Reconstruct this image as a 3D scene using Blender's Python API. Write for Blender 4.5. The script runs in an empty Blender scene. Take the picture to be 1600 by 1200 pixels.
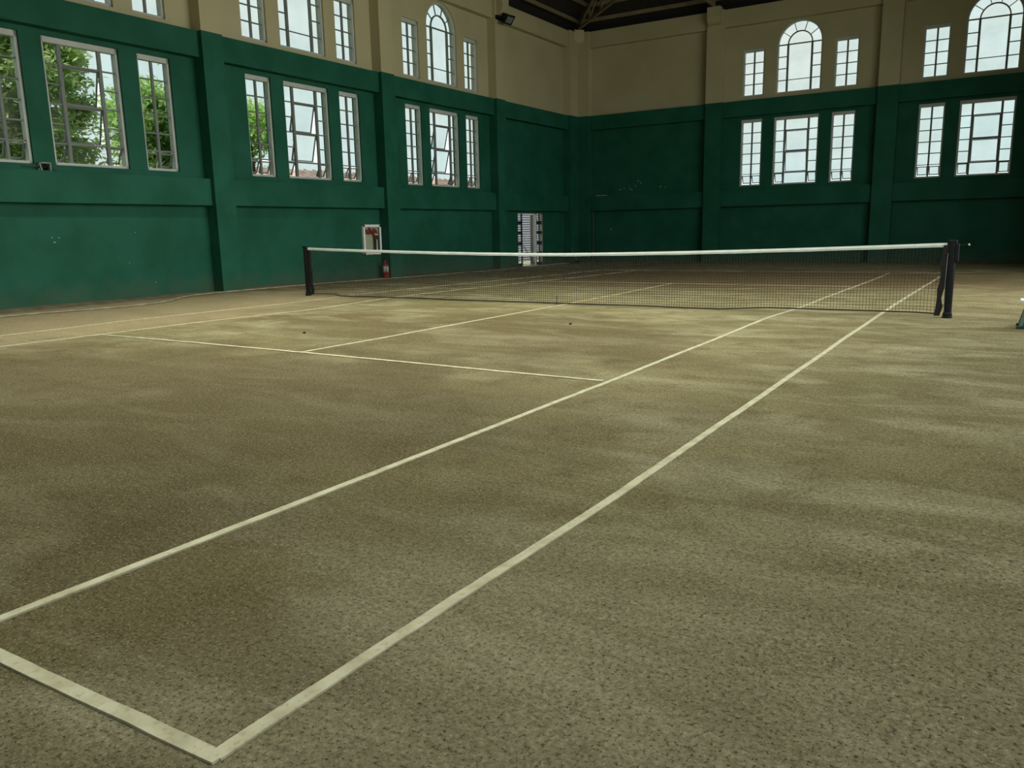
import bpy, bmesh, math, random
from mathutils import Vector, Matrix, noise as mnoise
random.seed(7)
C = bpy.context.scene.collection
S = bpy.context.scene

# ------------------------------------------------------------------ camera
PW, PH, F = 1600.0, 1200.0, 1251.96
CP = Vector((7.1433, -13.0162, 1.3722))
YAW, PITCH, ROLL = 0.5605453, -0.1902985, -0.0208737
_cy, _sy, _cp, _sp = math.cos(YAW), math.sin(YAW), math.cos(PITCH), math.sin(PITCH)
_f = Vector((-_sy*_cp, _cy*_cp, _sp)); _r = Vector((_cy, _sy, 0)); _u = _r.cross(_f)
_c, _s = math.cos(ROLL), math.sin(ROLL)
CR = _c*_r + _s*_u; CU = -_s*_r + _c*_u; CF = _f
cd = bpy.data.cameras.new('camera'); cam = bpy.data.objects.new('camera', cd); C.objects.link(cam)
cd.sensor_width = 36; cd.lens = F*36/PW; cd.clip_end = 400
cam.matrix_world = Matrix(((CR.x, CU.x, -CF.x, CP.x), (CR.y, CU.y, -CF.y, CP.y), (CR.z, CU.z, -CF.z, CP.z), (0, 0, 0, 1)))
S.camera = cam

# ------------------------------------------------------------------ world, light, exposure
W = bpy.data.worlds.new('overcast_sky'); S.world = W; W.use_nodes = True
wn = W.node_tree.nodes; wl = W.node_tree.links; wn.clear()
wo = wn.new('ShaderNodeOutputWorld'); wb = wn.new('ShaderNodeBackground')
wt = wn.new('ShaderNodeTexCoord'); wm = wn.new('ShaderNodeMapping'); wm.inputs['Scale'].default_value = (1, 1, 2.4)
wz = wn.new('ShaderNodeTexNoise'); wz.inputs['Scale'].default_value = 2.2; wz.inputs['Detail'].default_value = 3
wr = wn.new('ShaderNodeValToRGB')
wr.color_ramp.elements[0].position = .35; wr.color_ramp.elements[0].color = (.84, .97, 1.0, 1)
wr.color_ramp.elements[1].position = .65; wr.color_ramp.elements[1].color = (1.0, 1.0, .985, 1)
wl.new(wt.outputs['Generated'], wm.inputs['Vector']); wl.new(wm.outputs[0], wz.inputs['Vector'])
wl.new(wz.outputs['Fac'], wr.inputs[0]); wl.new(wr.outputs[0], wb.inputs['Color']); wl.new(wb.outputs[0], wo.inputs[0])
wb.inputs['Strength'].default_value = 1.6
S.view_settings.view_transform = 'Standard'; S.view_settings.look = 'None'
S.view_settings.exposure = 0.0; S.view_settings.gamma = 1.0; S.view_settings.use_curve_mapping = False
S.cycles.max_bounces = 10; S.cycles.diffuse_bounces = 6; S.cycles.transparent_max_bounces = 24
S.cycles.use_denoising = True; S.cycles.sample_clamp_indirect = 6

def area(name, loc, target, sx, sy, watts, col, spread=math.pi):
    l = bpy.data.lights.new(name, 'AREA'); l.shape = 'RECTANGLE'; l.size = sx; l.size_y = sy
    l.energy = watts; l.color = col; l.spread = spread
    o = bpy.data.objects.new(name, l); C.objects.link(o); o.location = loc
    o.rotation_euler = (Vector(target)-Vector(loc)).to_track_quat('-Z', 'Z').to_euler()
    return o
# added area lights at made-up open bays in the unseen right-hand wall
DAY = (1.0, .97, .86)
ADDED_BAYS = [(-15.7, 30), (-9.4, 50), (-3.1, 110), (3.4, 560), (9.4, 170)]
for yc, wt_ in ADDED_BAYS:
    area('added_side_light', (10.6, yc, 5.2), (0, yc, .5), 5.2, 5.4, wt_, DAY, math.radians(150))
# added area light under a made-up translucent sheet along the unseen ridge
area('added_ridge_light', (0, -5.0, 13.50), (0, -5.0, 0), 1.7, 10.0, 1120, (1.0, .99, .86), math.radians(96))
sun = bpy.data.objects.new('hazy_sun', bpy.data.lights.new('hazy_sun', 'SUN')); C.objects.link(sun)
sun.data.energy = 6.0; sun.data.angle = math.radians(18); sun.data.color = (1.0, .97, .88)
sun.rotation_euler = Vector((-.02, .68, -.73)).to_track_quat('-Z', 'Y').to_euler()

# ------------------------------------------------------------------ materials
def nodes_of(name):
    m = bpy.data.materials.new(name); m.use_nodes = True
    return m, m.node_tree.nodes, m.node_tree.links, m.node_tree.nodes['Principled BSDF']
def lin(r, g, b):
    f = lambda v: (v/255/12.92) if v/255 <= .04045 else ((v/255+.055)/1.055)**2.4
    return (f(r), f(g), f(b), 1)
def mat(name, c1, c2=None, rough=.6, scale=3.0, metal=0, bump=0, bscale=40, detail=5, spec=.5, lo=.35, hi=.65):
    m, n, l, b = nodes_of(name)
    b.inputs['Roughness'].default_value = rough; b.inputs['Metallic'].default_value = metal
    b.inputs['Specular IOR Level'].default_value = spec
    tc = n.new('ShaderNodeTexCoord')
    nz = n.new('ShaderNodeTexNoise'); nz.inputs['Scale'].default_value = scale; nz.inputs['Detail'].default_value = detail
    cr = n.new('ShaderNodeValToRGB')
    cr.color_ramp.elements[0].position = lo; cr.color_ramp.elements[1].position = hi
    cr.color_ramp.elements[0].color = c1; cr.color_ramp.elements[1].color = c2 or c1
    l.new(tc.outputs['Object'], nz.inputs['Vector']); l.new(nz.outputs['Fac'], cr.inputs[0]); l.new(cr.outputs[0], b.inputs['Base Color'])
    if bump:
        n2 = n.new('ShaderNodeTexNoise'); n2.inputs['Scale'].default_value = bscale; n2.inputs['Detail'].default_value = 4
        bp = n.new('ShaderNodeBump'); bp.inputs['Strength'].default_value = bump; bp.inputs['Distance'].default_value = .02
        l.new(tc.outputs['Object'], n2.inputs['Vector']); l.new(n2.outputs['Fac'], bp.inputs['Height']); l.new(bp.outputs[0], b.inputs['Normal'])
    return m

GREEN = mat('green_wall_paint', (.009, .080, .047, 1), (.015, .104, .068, 1), rough=.6, spec=.14, scale=1.3, bump=.15, bscale=9)
CREAM = mat('cream_wall_paint', (.40, .365, .215, 1), (.44, .40, .245, 1), rough=.7, scale=.8, bump=.1, bscale=12)
def dust_green():
    n = GREEN.node_tree.nodes; l = GREEN.node_tree.links; b = n['Principled BSDF']; src = b.inputs['Base Color'].links[0].from_socket
    tc = n.new('ShaderNodeTexCoord'); sp = n.new('ShaderNodeSeparateXYZ'); l.new(tc.outputs['Object'], sp.inputs[0])
    nz = n.new('ShaderNodeTexNoise'); nz.inputs['Scale'].default_value = 2.2; nz.inputs['Detail'].default_value = 7; l.new(tc.outputs['Object'], nz.inputs['Vector'])
    ma = n.new('ShaderNodeMath'); ma.operation = 'MULTIPLY_ADD'; ma.inputs[1].default_value = 1.0; ma.inputs[2].default_value = -.5; l.new(nz.outputs['Fac'], ma.inputs[0])
    ad = n.new('ShaderNodeMath'); ad.operation = 'ADD'; l.new(sp.outputs['Z'], ad.inputs[0]); l.new(ma.outputs[0], ad.inputs[1])
    r = n.new('ShaderNodeValToRGB'); r.color_ramp.elements[0].position = .0; r.color_ramp.elements[0].color = (.6, .6, .6, 1); r.color_ramp.elements[1].position = .5; r.color_ramp.elements[1].color = (0, 0, 0, 1)
    l.new(ad.outputs[0], r.inputs[0]); mx = n.new('ShaderNodeMix'); mx.data_type = 'RGBA'; l.new(r.outputs[0], mx.inputs['Factor'])
    A = [q for q in mx.inputs if q.type == 'RGBA']; l.new(src, A[0]); A[1].default_value = (.060, .100, .062, 1)
    l.new([q for q in mx.outputs if q.type == 'RGBA'][0], b.inputs['Base Color'])
dust_green()
FRAME = mat('window_frame_paint', (.42, .46, .43, 1), (.48, .51, .48, 1), rough=.5)
MULL = mat('window_mullion_metal', (.15, .175, .165, 1), (.19, .215, .205, 1), rough=.5, spec=.3)
WHITE = mat('white_paint', (.72, .76, .74, 1), (.78, .80, .78, 1), rough=.45)
BLACK = mat('black_paint', (.008, .010, .011, 1), (.014, .017, .018, 1), rough=.65, scale=20, spec=.15)
STEEL = mat('dull_steel', (.25, .26, .26, 1), (.33, .34, .33, 1), rough=.4, metal=.7)
GREYP = mat('grey_paint', (.16, .19, .17, 1), (.2, .23, .2, 1), rough=.5)
CORD = mat('net_cord', (.012, .014, .012, 1), rough=.85)
BAND = mat('white_net_canvas', (.60, .68, .64, 1), (.70, .78, .74, 1), rough=.8, scale=5)
SIDEB = mat('black_net_canvas', (.008, .009, .010, 1), (.016, .014, .014, 1), rough=.9, scale=9)
RED = mat('red_enamel', (.33, .012, .018, 1), (.4, .02, .022, 1), rough=.35)
REDH = mat('red_hose', (.24, .02, .02, 1), (.35, .05, .04, 1), rough=.8, scale=30)
BEIGE = mat('beige_render', (.74, .66, .46, 1), (.80, .72, .52, 1), rough=.8, scale=2)
SIDING = mat('white_siding_paint', (.40, .39, .47, 1), (.48, .47, .55, 1), rough=.5)
ROOFM = mat('dark_roof_boards', (.014, .011, .010, 1), (.026, .019, .017, 1), rough=.9, scale=4)
TRUSS = mat('beige_truss_paint', (.17, .145, .085, 1), (.24, .20, .12, 1), rough=.6, scale=3)
SOFF = mat('shaded_eave_board', (.006, .006, .007, 1), rough=.9)
BARK = mat('tree_bark', (.10, .075, .05, 1), (.16, .12, .08, 1), rough=.9, scale=12)
REDROOF = mat('red_brown_roof_sheet', (.26, .155, .13, 1), (.42, .32, .29, 1), rough=.7, scale=3)
GRASSM = mat('outside_ground', (.20, .24, .13, 1), (.34, .33, .24, 1), rough=.95, scale=.6)
LTGREEN = mat('dark_green_enamel', (.01, .045, .03, 1), (.014, .06, .04, 1), rough=.4)
SCUFF = mat('exposed_plaster', (.30, .36, .32, 1), (.42, .48, .44, 1), rough=.9, scale=30)
PIPEM = mat('grey_conduit', (.05, .07, .06, 1), (.08, .10, .09, 1), rough=.5)
CABLE = mat('dusty_cable', (.20, .19, .13, 1), (.36, .33, .22, 1), rough=.8, scale=4)
SHEET = mat('added_milky_sheet', (.7, .72, .66, 1), (.76, .78, .72, 1), rough=.6)
LENS = mat('floodlight_glass', (.10, .12, .11, 1), (.2, .22, .2, 1), rough=.15, scale=6)
PLATE = mat('extinguisher_label_paper', (.5, .55, .52, 1), (.68, .7, .66, 1), rough=.6, scale=20)
CLAYD = mat('dirt_bank', (.10, .085, .045, 1), (.17, .15, .085, 1), rough=1, scale=3, bump=.4, bscale=60)

def glass(name, tint, rough_mix=.06):
    m = bpy.data.materials.new(name); m.use_nodes = True; n = m.node_tree.nodes; l = m.node_tree.links; n.clear()
    o = n.new('ShaderNodeOutputMaterial'); t = n.new('ShaderNodeBsdfTransparent'); g = n.new('ShaderNodeBsdfGlossy')
    mx = n.new('ShaderNodeMixShader'); g.inputs['Roughness'].default_value = .12
    tc = n.new('ShaderNodeTexCoord'); nz = n.new('ShaderNodeTexNoise'); nz.inputs['Scale'].default_value = 1.1; nz.inputs['Detail'].default_value = 3
    cr = n.new('ShaderNodeValToRGB'); cr.color_ramp.elements[0].position = .3; cr.color_ramp.elements[1].position = .7
    cr.color_ramp.elements[0].color = tuple(v*.95 for v in tint)+(1,); cr.color_ramp.elements[1].color = tuple(min(1, v*1.04) for v in tint)+(1,)
    l.new(tc.outputs['Object'], nz.inputs['Vector']); l.new(nz.outputs['Fac'], cr.inputs[0]); l.new(cr.outputs[0], t.inputs['Color'])
    mx.inputs[0].default_value = rough_mix
    l.new(t.outputs[0], mx.inputs[1]); l.new(g.outputs[0], mx.inputs[2]); l.new(mx.outputs[0], o.inputs[0])
    return m
GLASS = glass('tinted_window_glass', (.675, .715, .695), .003)
CLEAR = glass('cabinet_glass', (.93, .96, .94), .05)

def floor_material(name='court_clay'):
    m, n, l, b = nodes_of(name)
    b.inputs['Roughness'].default_value = .95; b.inputs['Specular IOR Level'].default_value = .15
    tc = n.new('ShaderNodeTexCoord')
    def nz(scale, detail=4, dist=0, vec=None, rough=.5):
        x = n.new('ShaderNodeTexNoise'); x.inputs['Scale'].default_value = scale; x.inputs['Detail'].default_value = detail
        x.inputs['Distortion'].default_value = dist; x.inputs['Roughness'].default_value = rough
        l.new(vec or tc.outputs['Object'], x.inputs['Vector']); return x.outputs['Fac']
    def ramp(f, stops):
        r = n.new('ShaderNodeValToRGB'); e = r.color_ramp.elements
        e[0].position, e[0].color = stops[0]; e[1].position, e[1].color = stops[1]
        for p_, c_ in stops[2:]:
            k = e.new(p_); k.color = c_
        l.new(f, r.inputs[0]); return r.outputs[0]
    def mix(a, c, fac, mode='MIX'):
        x = n.new('ShaderNodeMix'); x.data_type = 'RGBA'; x.blend_type = mode
        if isinstance(fac, float): x.inputs['Factor'].default_value = fac
        else: l.new(fac, x.inputs['Factor'])
        for s, v in (('A', a), ('B', c)):
            i = [q for q in x.inputs if q.name == s and q.type == 'RGBA'][0]
            if isinstance(v, tuple): i.default_value = v
            else: l.new(v, i)
        return [q for q in x.outputs if q.type == 'RGBA'][0]
    mp = n.new('ShaderNodeMapping'); mp.inputs['Rotation'].default_value = (0, 0, .35); mp.inputs['Scale'].default_value = (.55, 1.5, 1)
    l.new(tc.outputs['Object'], mp.inputs['Vector'])
    sandy = (.292, .262, .135, 1); olive = (.206, .184, .084, 1); brown = (.150, .112, .046, 1); pale = (.450, .428, .275, 1)
    # large patches of damp / dry clay
    g = mix(sandy, olive, ramp(nz(.22, 3, .4), [(.38, (0, 0, 0, 1)), (.62, (1, 1, 1, 1))]))
    g = mix(g, brown, ramp(nz(.16, 5, .9, mp.outputs[0]), [(.48, (0, 0, 0, 1)), (.72, (.8, .8, .8, 1))]))
    # dry dust blown over it
    g = mix(g, pale, ramp(nz(1.1, 8, .6, mp.outputs[0], .62), [(.46, (0, 0, 0, 1)), (.66, (.85, .85, .85, 1))]))
    g = mix(g, brown, ramp(nz(2.3, 7, .3, None, .7), [(.50, (0, 0, 0, 1)), (.70, (.75, .75, .75, 1))]))
    # worn brown areas of the court itself: middle of each half and the far end
    def blob(cx, cy, rx, ry, amt):
        sub = n.new('ShaderNodeVectorMath'); sub.operation = 'SUBTRACT'; sub.inputs[1].default_value = (cx, cy, 0)
        mul = n.new('ShaderNodeVectorMath'); mul.operation = 'MULTIPLY'; mul.inputs[1].default_value = (1/rx, 1/ry, 0)
        ln = n.new('ShaderNodeVectorMath'); ln.operation = 'LENGTH'
        l.new(tc.outputs['Object'], sub.inputs[0]); l.new(sub.outputs[0], mul.inputs[0]); l.new(mul.outputs[0], ln.inputs[0])
        ad = n.new('ShaderNodeMath'); ad.operation = 'ADD'
        sc = n.new('ShaderNodeMath'); sc.operation = 'MULTIPLY_ADD'; sc.inputs[1].default_value = .9; sc.inputs[2].default_value = -.45
        l.new(nz(.9, 5, .5), sc.inputs[0]); l.new(ln.outputs['Value'], ad.inputs[0]); l.new(sc.outputs[0], ad.inputs[1])
        return ramp(ad.outputs[0], [(.55, (amt, amt, amt, 1)), (1.0, (0, 0, 0, 1))])
    umber = (.098, .076, .032, 1)
    g = mix(g, umber, blob(0.8, -8.9, 5.6, 3.8, .72))
    g = mix(g, umber, blob(0.8, -4.2, 4.0, 3.2, .50))
    g = mix(g, (.16, .098, .040, 1), blob(1.0, 9.5, 9.0, 6.0, .80))
    g = mix(g, (.52, .43, .26, 1), blob(-6.8, -4.5, 3.4, 7.5, .70))
    g = mix(g, pale, blob(7.2, -12.0, 3.2, 3.2, .50))  # pale patch put into the colour to brighten the near right floor
    # grit
    g = mix(g, (.52, .50, .38, 1), ramp(nz(95, 3, 0, None, .7), [(.56, (0, 0, 0, 1)), (.66, (.8, .8, .8, 1))]))
    g = mix(g, (.045, .038, .018, 1), ramp(nz(70, 3, 0, None, .7), [(.34, (.85, .85, .85, 1)), (.46, (0, 0, 0, 1))]))
    g = mix(g, ramp(nz(36, 9, 0, None, .88), [(.36, (.48, .45, .38, 1)), (.64, (1.42, 1.41, 1.36, 1))]), 1.0, 'MULTIPLY')
    l.new(g, b.inputs['Base Color'])
    b1 = n.new('ShaderNodeBump'); b1.inputs['Strength'].default_value = 1.0; b1.inputs['Distance'].default_value = .02
    l.new(nz(75, 6, 0, None, .8), b1.inputs['Height'])
    b2 = n.new('ShaderNodeBump'); b2.inputs['Strength'].default_value = .6; b2.inputs['Distance'].default_value = .06
    l.new(nz(5, 6, .5, None, .65), b2.inputs['Height']); l.new(b2.outputs[0], b1.inputs['Normal']); l.new(b1.outputs[0], b.inputs['Normal'])
    return m
CLAY = floor_material()

def tape_material(name='dusty_line_tape', c0=(.34, .325, .20, 1), c1=(.46, .45, .31, 1)):
    m, n, l, b = nodes_of(name)
    b.inputs['Roughness'].default_value = .85
    tc = n.new('ShaderNodeTexCoord')
    def r(scale, p0, p1, c0, c1, d=6):
        z = n.new('ShaderNodeTexNoise'); z.inputs['Scale'].default_value = scale; z.inputs['Detail'].default_value = d
        k = n.new('ShaderNodeValToRGB'); k.color_ramp.elements[0].position = p0; k.color_ramp.elements[1].position = p1
        k.color_ramp.elements[0].color = c0; k.color_ramp.elements[1].color = c1
        l.new(tc.outputs['Object'], z.inputs['Vector']); l.new(z.outputs['Fac'], k.inputs[0]); return k.outputs[0]
    base = r(9, .35, .62, c0, c1)
    dust = r(45, .55, .68, (0, 0, 0, 1), (.7, .7, .7, 1))
    mx = n.new('ShaderNodeMix'); mx.data_type = 'RGBA'
    l.new(dust, mx.inputs['Factor']); A = [q for q in mx.inputs if q.type == 'RGBA']; l.new(base, A[0]); A[1].default_value = (.30, .27, .16, 1)
    l.new([q for q in mx.outputs if q.type == 'RGBA'][0], b.inputs['Base Color'])
    return m
TAPE = tape_material()
FAINT = tape_material('clay_covered_line', (.44, .41, .26, 1), (.58, .54, .37, 1))

def leaf_material(name, c1, c2):
    m, n, l, b = nodes_of(name)
    b.inputs['Roughness'].default_value = .6
    tc = n.new('ShaderNodeTexCoord'); z = n.new('ShaderNodeTexNoise'); z.inputs['Scale'].default_value = 1.6; z.inputs['Detail'].default_value = 6
    k = n.new('ShaderNodeValToRGB'); k.color_ramp.elements[0].position = .35; k.color_ramp.elements[1].position = .65
    k.color_ramp.elements[0].color = c1; k.color_ramp.elements[1].color = c2
    l.new(tc.outputs['Object'], z.inputs['Vector']); l.new(z.outputs['Fac'], k.inputs[0]); l.new(k.outputs[0], b.inputs['Base Color'])
    t = n.new('ShaderNodeBsdfTranslucent'); l.new(k.outputs[0], t.inputs['Color'])
    mx = n.new('ShaderNodeMixShader'); mx.inputs[0].default_value = .45
    out = [q for q in n if q.type == 'OUTPUT_MATERIAL'][0]
    l.new(b.outputs[0], mx.inputs[1]); l.new(t.outputs[0], mx.inputs[2]); l.new(mx.outputs[0], out.inputs[0])
    return m
LEAF_A = leaf_material('tree_leaves', (.30, .44, .18, 1), (.74, .86, .42, 1))
LEAF_B = leaf_material('bright_tree_leaves', (.38, .58, .20, 1), (.74, .92, .40, 1))

# ------------------------------------------------------------------ mesh helpers
class MB:
    def __init__(s): s.v, s.f, s.mi = [], [], []
    def quad(s, pts, mi=0):
        k = len(s.v); s.v += [tuple(q) for q in pts]; s.f.append(tuple(range(k, k+len(pts)))); s.mi.append(mi)
    def box(s, a, b, mi=0, M=None):
        x0, y0, z0 = [min(a[i], b[i]) for i in range(3)]; x1, y1, z1 = [max(a[i], b[i]) for i in range(3)]
        P = [(x0, y0, z0), (x1, y0, z0), (x1, y1, z0), (x0, y1, z0), (x0, y0, z1), (x1, y0, z1), (x1, y1, z1), (x0, y1, z1)]
        if M is not None: P = [tuple(M @ Vector(q)) for q in P]
        k = len(s.v); s.v += P
        for q in ((0, 3, 2, 1), (4, 5, 6, 7), (0, 1, 5, 4), (1, 2, 6, 5), (2, 3, 7, 6), (3, 0, 4, 7)):
            s.f.append(tuple(k+i for i in q)); s.mi.append(mi)
    def bar(s, p, q, w, h=None, mi=0, up=(0, 0, 1)):
        p, q = Vector(p), Vector(q); h = h or w; d = q-p; L = d.length
        if L < 1e-6: return
        z = d/L; u = Vector(up)
        if abs(z.dot(u)) > .98: u = Vector((1, 0, 0))
        x = z.cross(u).normalized(); y = x.cross(z)
        P = [p+x*a*w/2+y*b*h/2 for a, b in ((-1, -1), (1, -1), (1, 1), (-1, 1))]
        P += [v+d for v in P]
        k = len(s.v); s.v += [tuple(v) for v in P]
        for f in ((0, 3, 2, 1), (4, 5, 6, 7), (0, 1, 5, 4), (1, 2, 6, 5), (2, 3, 7, 6), (3, 0, 4, 7)):
            s.f.append(tuple(k+i for i in f)); s.mi.append(mi)
    def tube(s, pts, r, n=8, mi=0, cap=True):
        pts = [Vector(q) for q in pts]; rs = r if isinstance(r, (list, tuple)) else [r]*len(pts)
        k0 = len(s.v); x = None
        for i, q in enumerate(pts):
            d = (pts[min(i+1, len(pts)-1)]-pts[max(i-1, 0)]).normalized()
            if x is None:
                u = Vector((0, 0, 1)) if abs(d.z) < .9 else Vector((1, 0, 0)); x = d.cross(u).normalized()
            else: x = (x-d*x.dot(d)).normalized()
            y = d.cross(x)
            for j in range(n):
                a = 2*math.pi*j/n; s.v.append(tuple(q+(x*math.cos(a)+y*math.sin(a))*rs[i]))
        for i in range(len(pts)-1):
            for j in range(n):
                a = k0+i*n+j; b = k0+i*n+(j+1) % n; s.f.append((a, b, b+n, a+n)); s.mi.append(mi)
        if cap:
            s.f.append(tuple(k0+j for j in range(n))[::-1]); s.mi.append(mi)
            e = k0+(len(pts)-1)*n; s.f.append(tuple(e+j for j in range(n))); s.mi.append(mi)
    def lathe(s, c, prof, n=20, mi=0):
        c = Vector(c); k0 = len(s.v)
        for r, z in prof:
            for j in range(n):
                a = 2*math.pi*j/n; s.v.append((c.x+r*math.cos(a), c.y+r*math.sin(a), c.z+z))
        for i in range(len(prof)-1):
            for j in range(n):
                a = k0+i*n+j; b = k0+i*n+(j+1) % n; s.f.append((a, b, b+n, a+n)); s.mi.append(mi)
        s.f.append(tuple(k0+j for j in range(n))[::-1]); s.mi.append(mi)
        e = k0+(len(prof)-1)*n; s.f.append(tuple(e+j for j in range(n))); s.mi.append(mi)
    def map(s, fn): s.v = [tuple(fn(q)) for q in s.v]; return s
    def build(s, name, m, parent=None, bevel=0, smooth=False):
        me = bpy.data.meshes.new(name); me.from_pydata(s.v, [], s.f); me.update()
        ms = m if isinstance(m, (list, tuple)) else [m]
        for q in ms: me.materials.append(q)
        if len(ms) > 1: me.polygons.foreach_set('material_index', s.mi)
        bm = bmesh.new(); bm.from_mesh(me); bmesh.ops.recalc_face_normals(bm, faces=bm.faces); bm.to_mesh(me); bm.free()
        if smooth: me.polygons.foreach_set('use_smooth', [True]*len(me.polygons))
        o = bpy.data.objects.new(name, me); C.objects.link(o)
        if parent: o.parent = parent
        if bevel:
            b = o.modifiers.new('edge', 'BEVEL'); b.width = bevel; b.segments = 2; b.limit_method = 'ANGLE'
        return o
def tag(o, label=None, cat=None, group=None, kind=None):
    for k, v in (('label', label), ('category', cat), ('group', group), ('kind', kind)):
        if v: o[k] = v
    return o
def empty(name, loc=(0, 0, 0), rz=0):
    o = bpy.data.objects.new(name, None); C.objects.link(o); o.location = loc; o.rotation_euler = (0, 0, rz); o.empty_display_size = .2
    return o
def copy_tree(o, parent=None):
    c = o.copy(); C.objects.link(c)
    if parent: c.parent = parent
    for ch in [q for q in bpy.data.objects if q.parent == o]: copy_tree(ch, c)
    return c

# ------------------------------------------------------------------ dimensions
XL = 9.30          # pilaster faces of the side walls at x = +-XL
YF = 18.95         # pilaster faces of the end walls at y = +-YF
REC = .35          # panel recess behind the pilaster faces
BD = .12           # bands sit this far behind the pilaster faces
TH = .28           # panel thickness
GZ = 6.05          # top of the green paint
TOP = 9.42
def fz(x, y):      # the court dips a little beyond the net
    t = max(0, min(1, y/13)); s = t*t*(3-2*t)
    return -.11*s
# ------------------------------------------------------------------ floor
def make_floor():
    b = MB(); xs = [-10.2+.3*i for i in range(69)]; ys = [-19.8+.3*i for i in range(133)]
    for y in ys:
        for x in xs:
            e = .02*mnoise.noise(Vector((x*.9, y*.9, 0)))*(1 if abs(x) > 6.5 or abs(y) > 13 else .25)
            b.v.append((x, y, fz(x, y)+e*.4))
    nx = len(xs)
    for j in range(len(ys)-1):
        for i in range(nx-1):
            b.f.append((j*nx+i, j*nx+i+1, (j+1)*nx+i+1, (j+1)*nx+i)); b.mi.append(0)
    return b.build('floor', CLAY, smooth=True)
floor = make_floor(); floor['kind'] = 'structure'
tag(floor, 'olive brown clay floor of the indoor tennis hall', 'floor')

# ------------------------------------------------------------------ walls with openings
def wall_panel(b, s0, s1, z0, z1, holes, arches=()):
    """slab in (s, depth, z), depth 0 = inner face, TH = outer; holes (s0,s1,z0,z1); arches (s0,s1,spring)"""
    ss = sorted({s0, s1} | {h[0] for h in holes} | {h[1] for h in holes}); zs = sorted({z0, z1, GZ} | {h[2] for h in holes} | {h[3] for h in holes})
    zs = [z for z in zs if z0 <= z <= z1]
    inh = lambda s, z: any(h[0] < s < h[1] and h[2] < z < h[3] for h in holes)
    cells = {}
    for i in range(len(ss)-1):
        for j in range(len(zs)-1):
            cells[i, j] = not inh((ss[i]+ss[i+1])/2, (zs[j]+zs[j+1])/2)
    for (i, j), solid in cells.items():
        if not solid: continue
        a, c, d, e = ss[i], ss[i+1], zs[j], zs[j+1]; mi = 0 if (d+e)/2 < GZ else 1
        b.quad([(a, 0, d), (c, 0, d), (c, 0, e), (a, 0, e)], mi); b.quad([(a, TH, d), (a, TH, e), (c, TH, e), (c, TH, d)], mi)
        for di, dj, q in ((-1, 0, [(a, 0, d), (a, 0, e), (a, TH, e), (a, TH, d)]), (1, 0, [(c, 0, d), (c, TH, d), (c, TH, e), (c, 0, e)]),
                          (0, -1, [(a, 0, d), (a, TH, d), (c, TH, d), (c, 0, d)]), (0, 1, [(a, 0, e), (c, 0, e), (c, TH, e), (a, TH, e)])):
            if not cells.get((i+di, j+dj), False): b.quad(q, mi)
    for (a, c, sp) in arches:      # spandrels above a round-headed window whose square hole reaches sp + r
        r = (c-a)/2; m = (a+c)/2; N = 16
        for side in (-1, 1):
            arc = [(m+side*r*math.cos(t), sp+r*math.sin(t)) for t in [math.pi/2*k/N for k in range(N+1)]]
            cor = (m+side*r, sp+r)
            for k in range(N):
                p, q = arc[k], arc[k+1]
                for dep in (0, TH): b.quad([(cor[0], dep, cor[1]), (p[0], dep, p[1]), (q[0], dep, q[1])], 1)
                b.quad([(p[0], 0, p[1]), (q[0], 0, q[1]), (q[0], TH, q[1]), (p[0], TH, p[1])], 1)
# mapping (s, depth, z) -> world for each wall; inner panel faces
PX, PY = XL+REC, YF+REC
MAPS = {'left': lambda q: (-PX-q[1], q[0], q[2]), 'right': lambda q: (PX+q[1], q[0], q[2]),
        'far': lambda q: (q[0], PY+q[1], q[2]), 'near': lambda q: (q[0], -PY-q[1], q[2])}
def holes_for(cs, upper=True):
    hs, ar = [], []
    for c in cs:
        for (a, e) in ((-2.075, -1.255), (-.82, .82), (1.255, 2.075)):
            hs.append((c+a, c+e, 2.86, 5.36))
        hs.append((c-2.075, c-1.255, 6.20, 7.93)); hs.append((c+1.255, c+2.075, 6.20, 7.93))
        hs.append((c-.82, c+.82, 6.20, 8.75)); ar.append((c-.82, c+.82, 7.93))
    return hs, ar
LEFT_C = [3.53-6.28*k for k in range(-1, 4)]            # 9.81, 3.53, -2.75, -9.03, -15.31
FAR_C = [-.315, 5.885]
NEAR_C = [-6.2, 0.0, 6.2]
def pil(b, s0, s1, z0=-.2, z1=TOP, d=0):                 # from pilaster face back into the panel
    for (a, c, mi) in ((z0, GZ, 0), (GZ, z1, 1)): b.box((s0, -REC+d, a), (s1, .02, c), mi)
def band(b, s0, s1, z0, z1, mi): b.box((s0, -REC+BD, z0), (s1, .02, z1), mi)
wall_mats = [GREEN, CREAM]
walls = {}
# left wall
hs, ar = holes_for(LEFT_C)
hs.append((14.42, 16.50, -.2, 2.03))
b = MB(); wall_panel(b, -PY-.3, PY+.3, -.2, TOP, hs, ar)
walls['left'] = b.map(MAPS['left']).build('wall_left', wall_mats)
LP = [(-.02+6.28*k, .57+6.28*k) for k in (-2, -1, 0, 1, 2)]
b = MB(); wall_panel(b, -PX-.3, PX+.3, -.2, TOP, *holes_for(FAR_C)); walls['far'] = b.map(MAPS['far']).build('wall_far', wall_mats)
b = MB(); wall_panel(b, -PX-.3, PX+.3, -.2, TOP, []); walls['near'] = b.map(MAPS['near']).build('wall_near', wall_mats)
b = MB(); wall_panel(b, -PY-.3, PY+.3, -.2, TOP, [(yc-2.65, yc+2.65, 1.0, 8.3) for yc, _ in ADDED_BAYS]); walls['right'] = b.map(MAPS['right']).build('wall_right', wall_mats)  # the right wall's open bays are made up to let light in
for k, w in walls.items(): w['kind'] = 'structure'
tag(walls['left'], 'long left wall, green below and cream above, with three bays of windows', 'wall')
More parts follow.
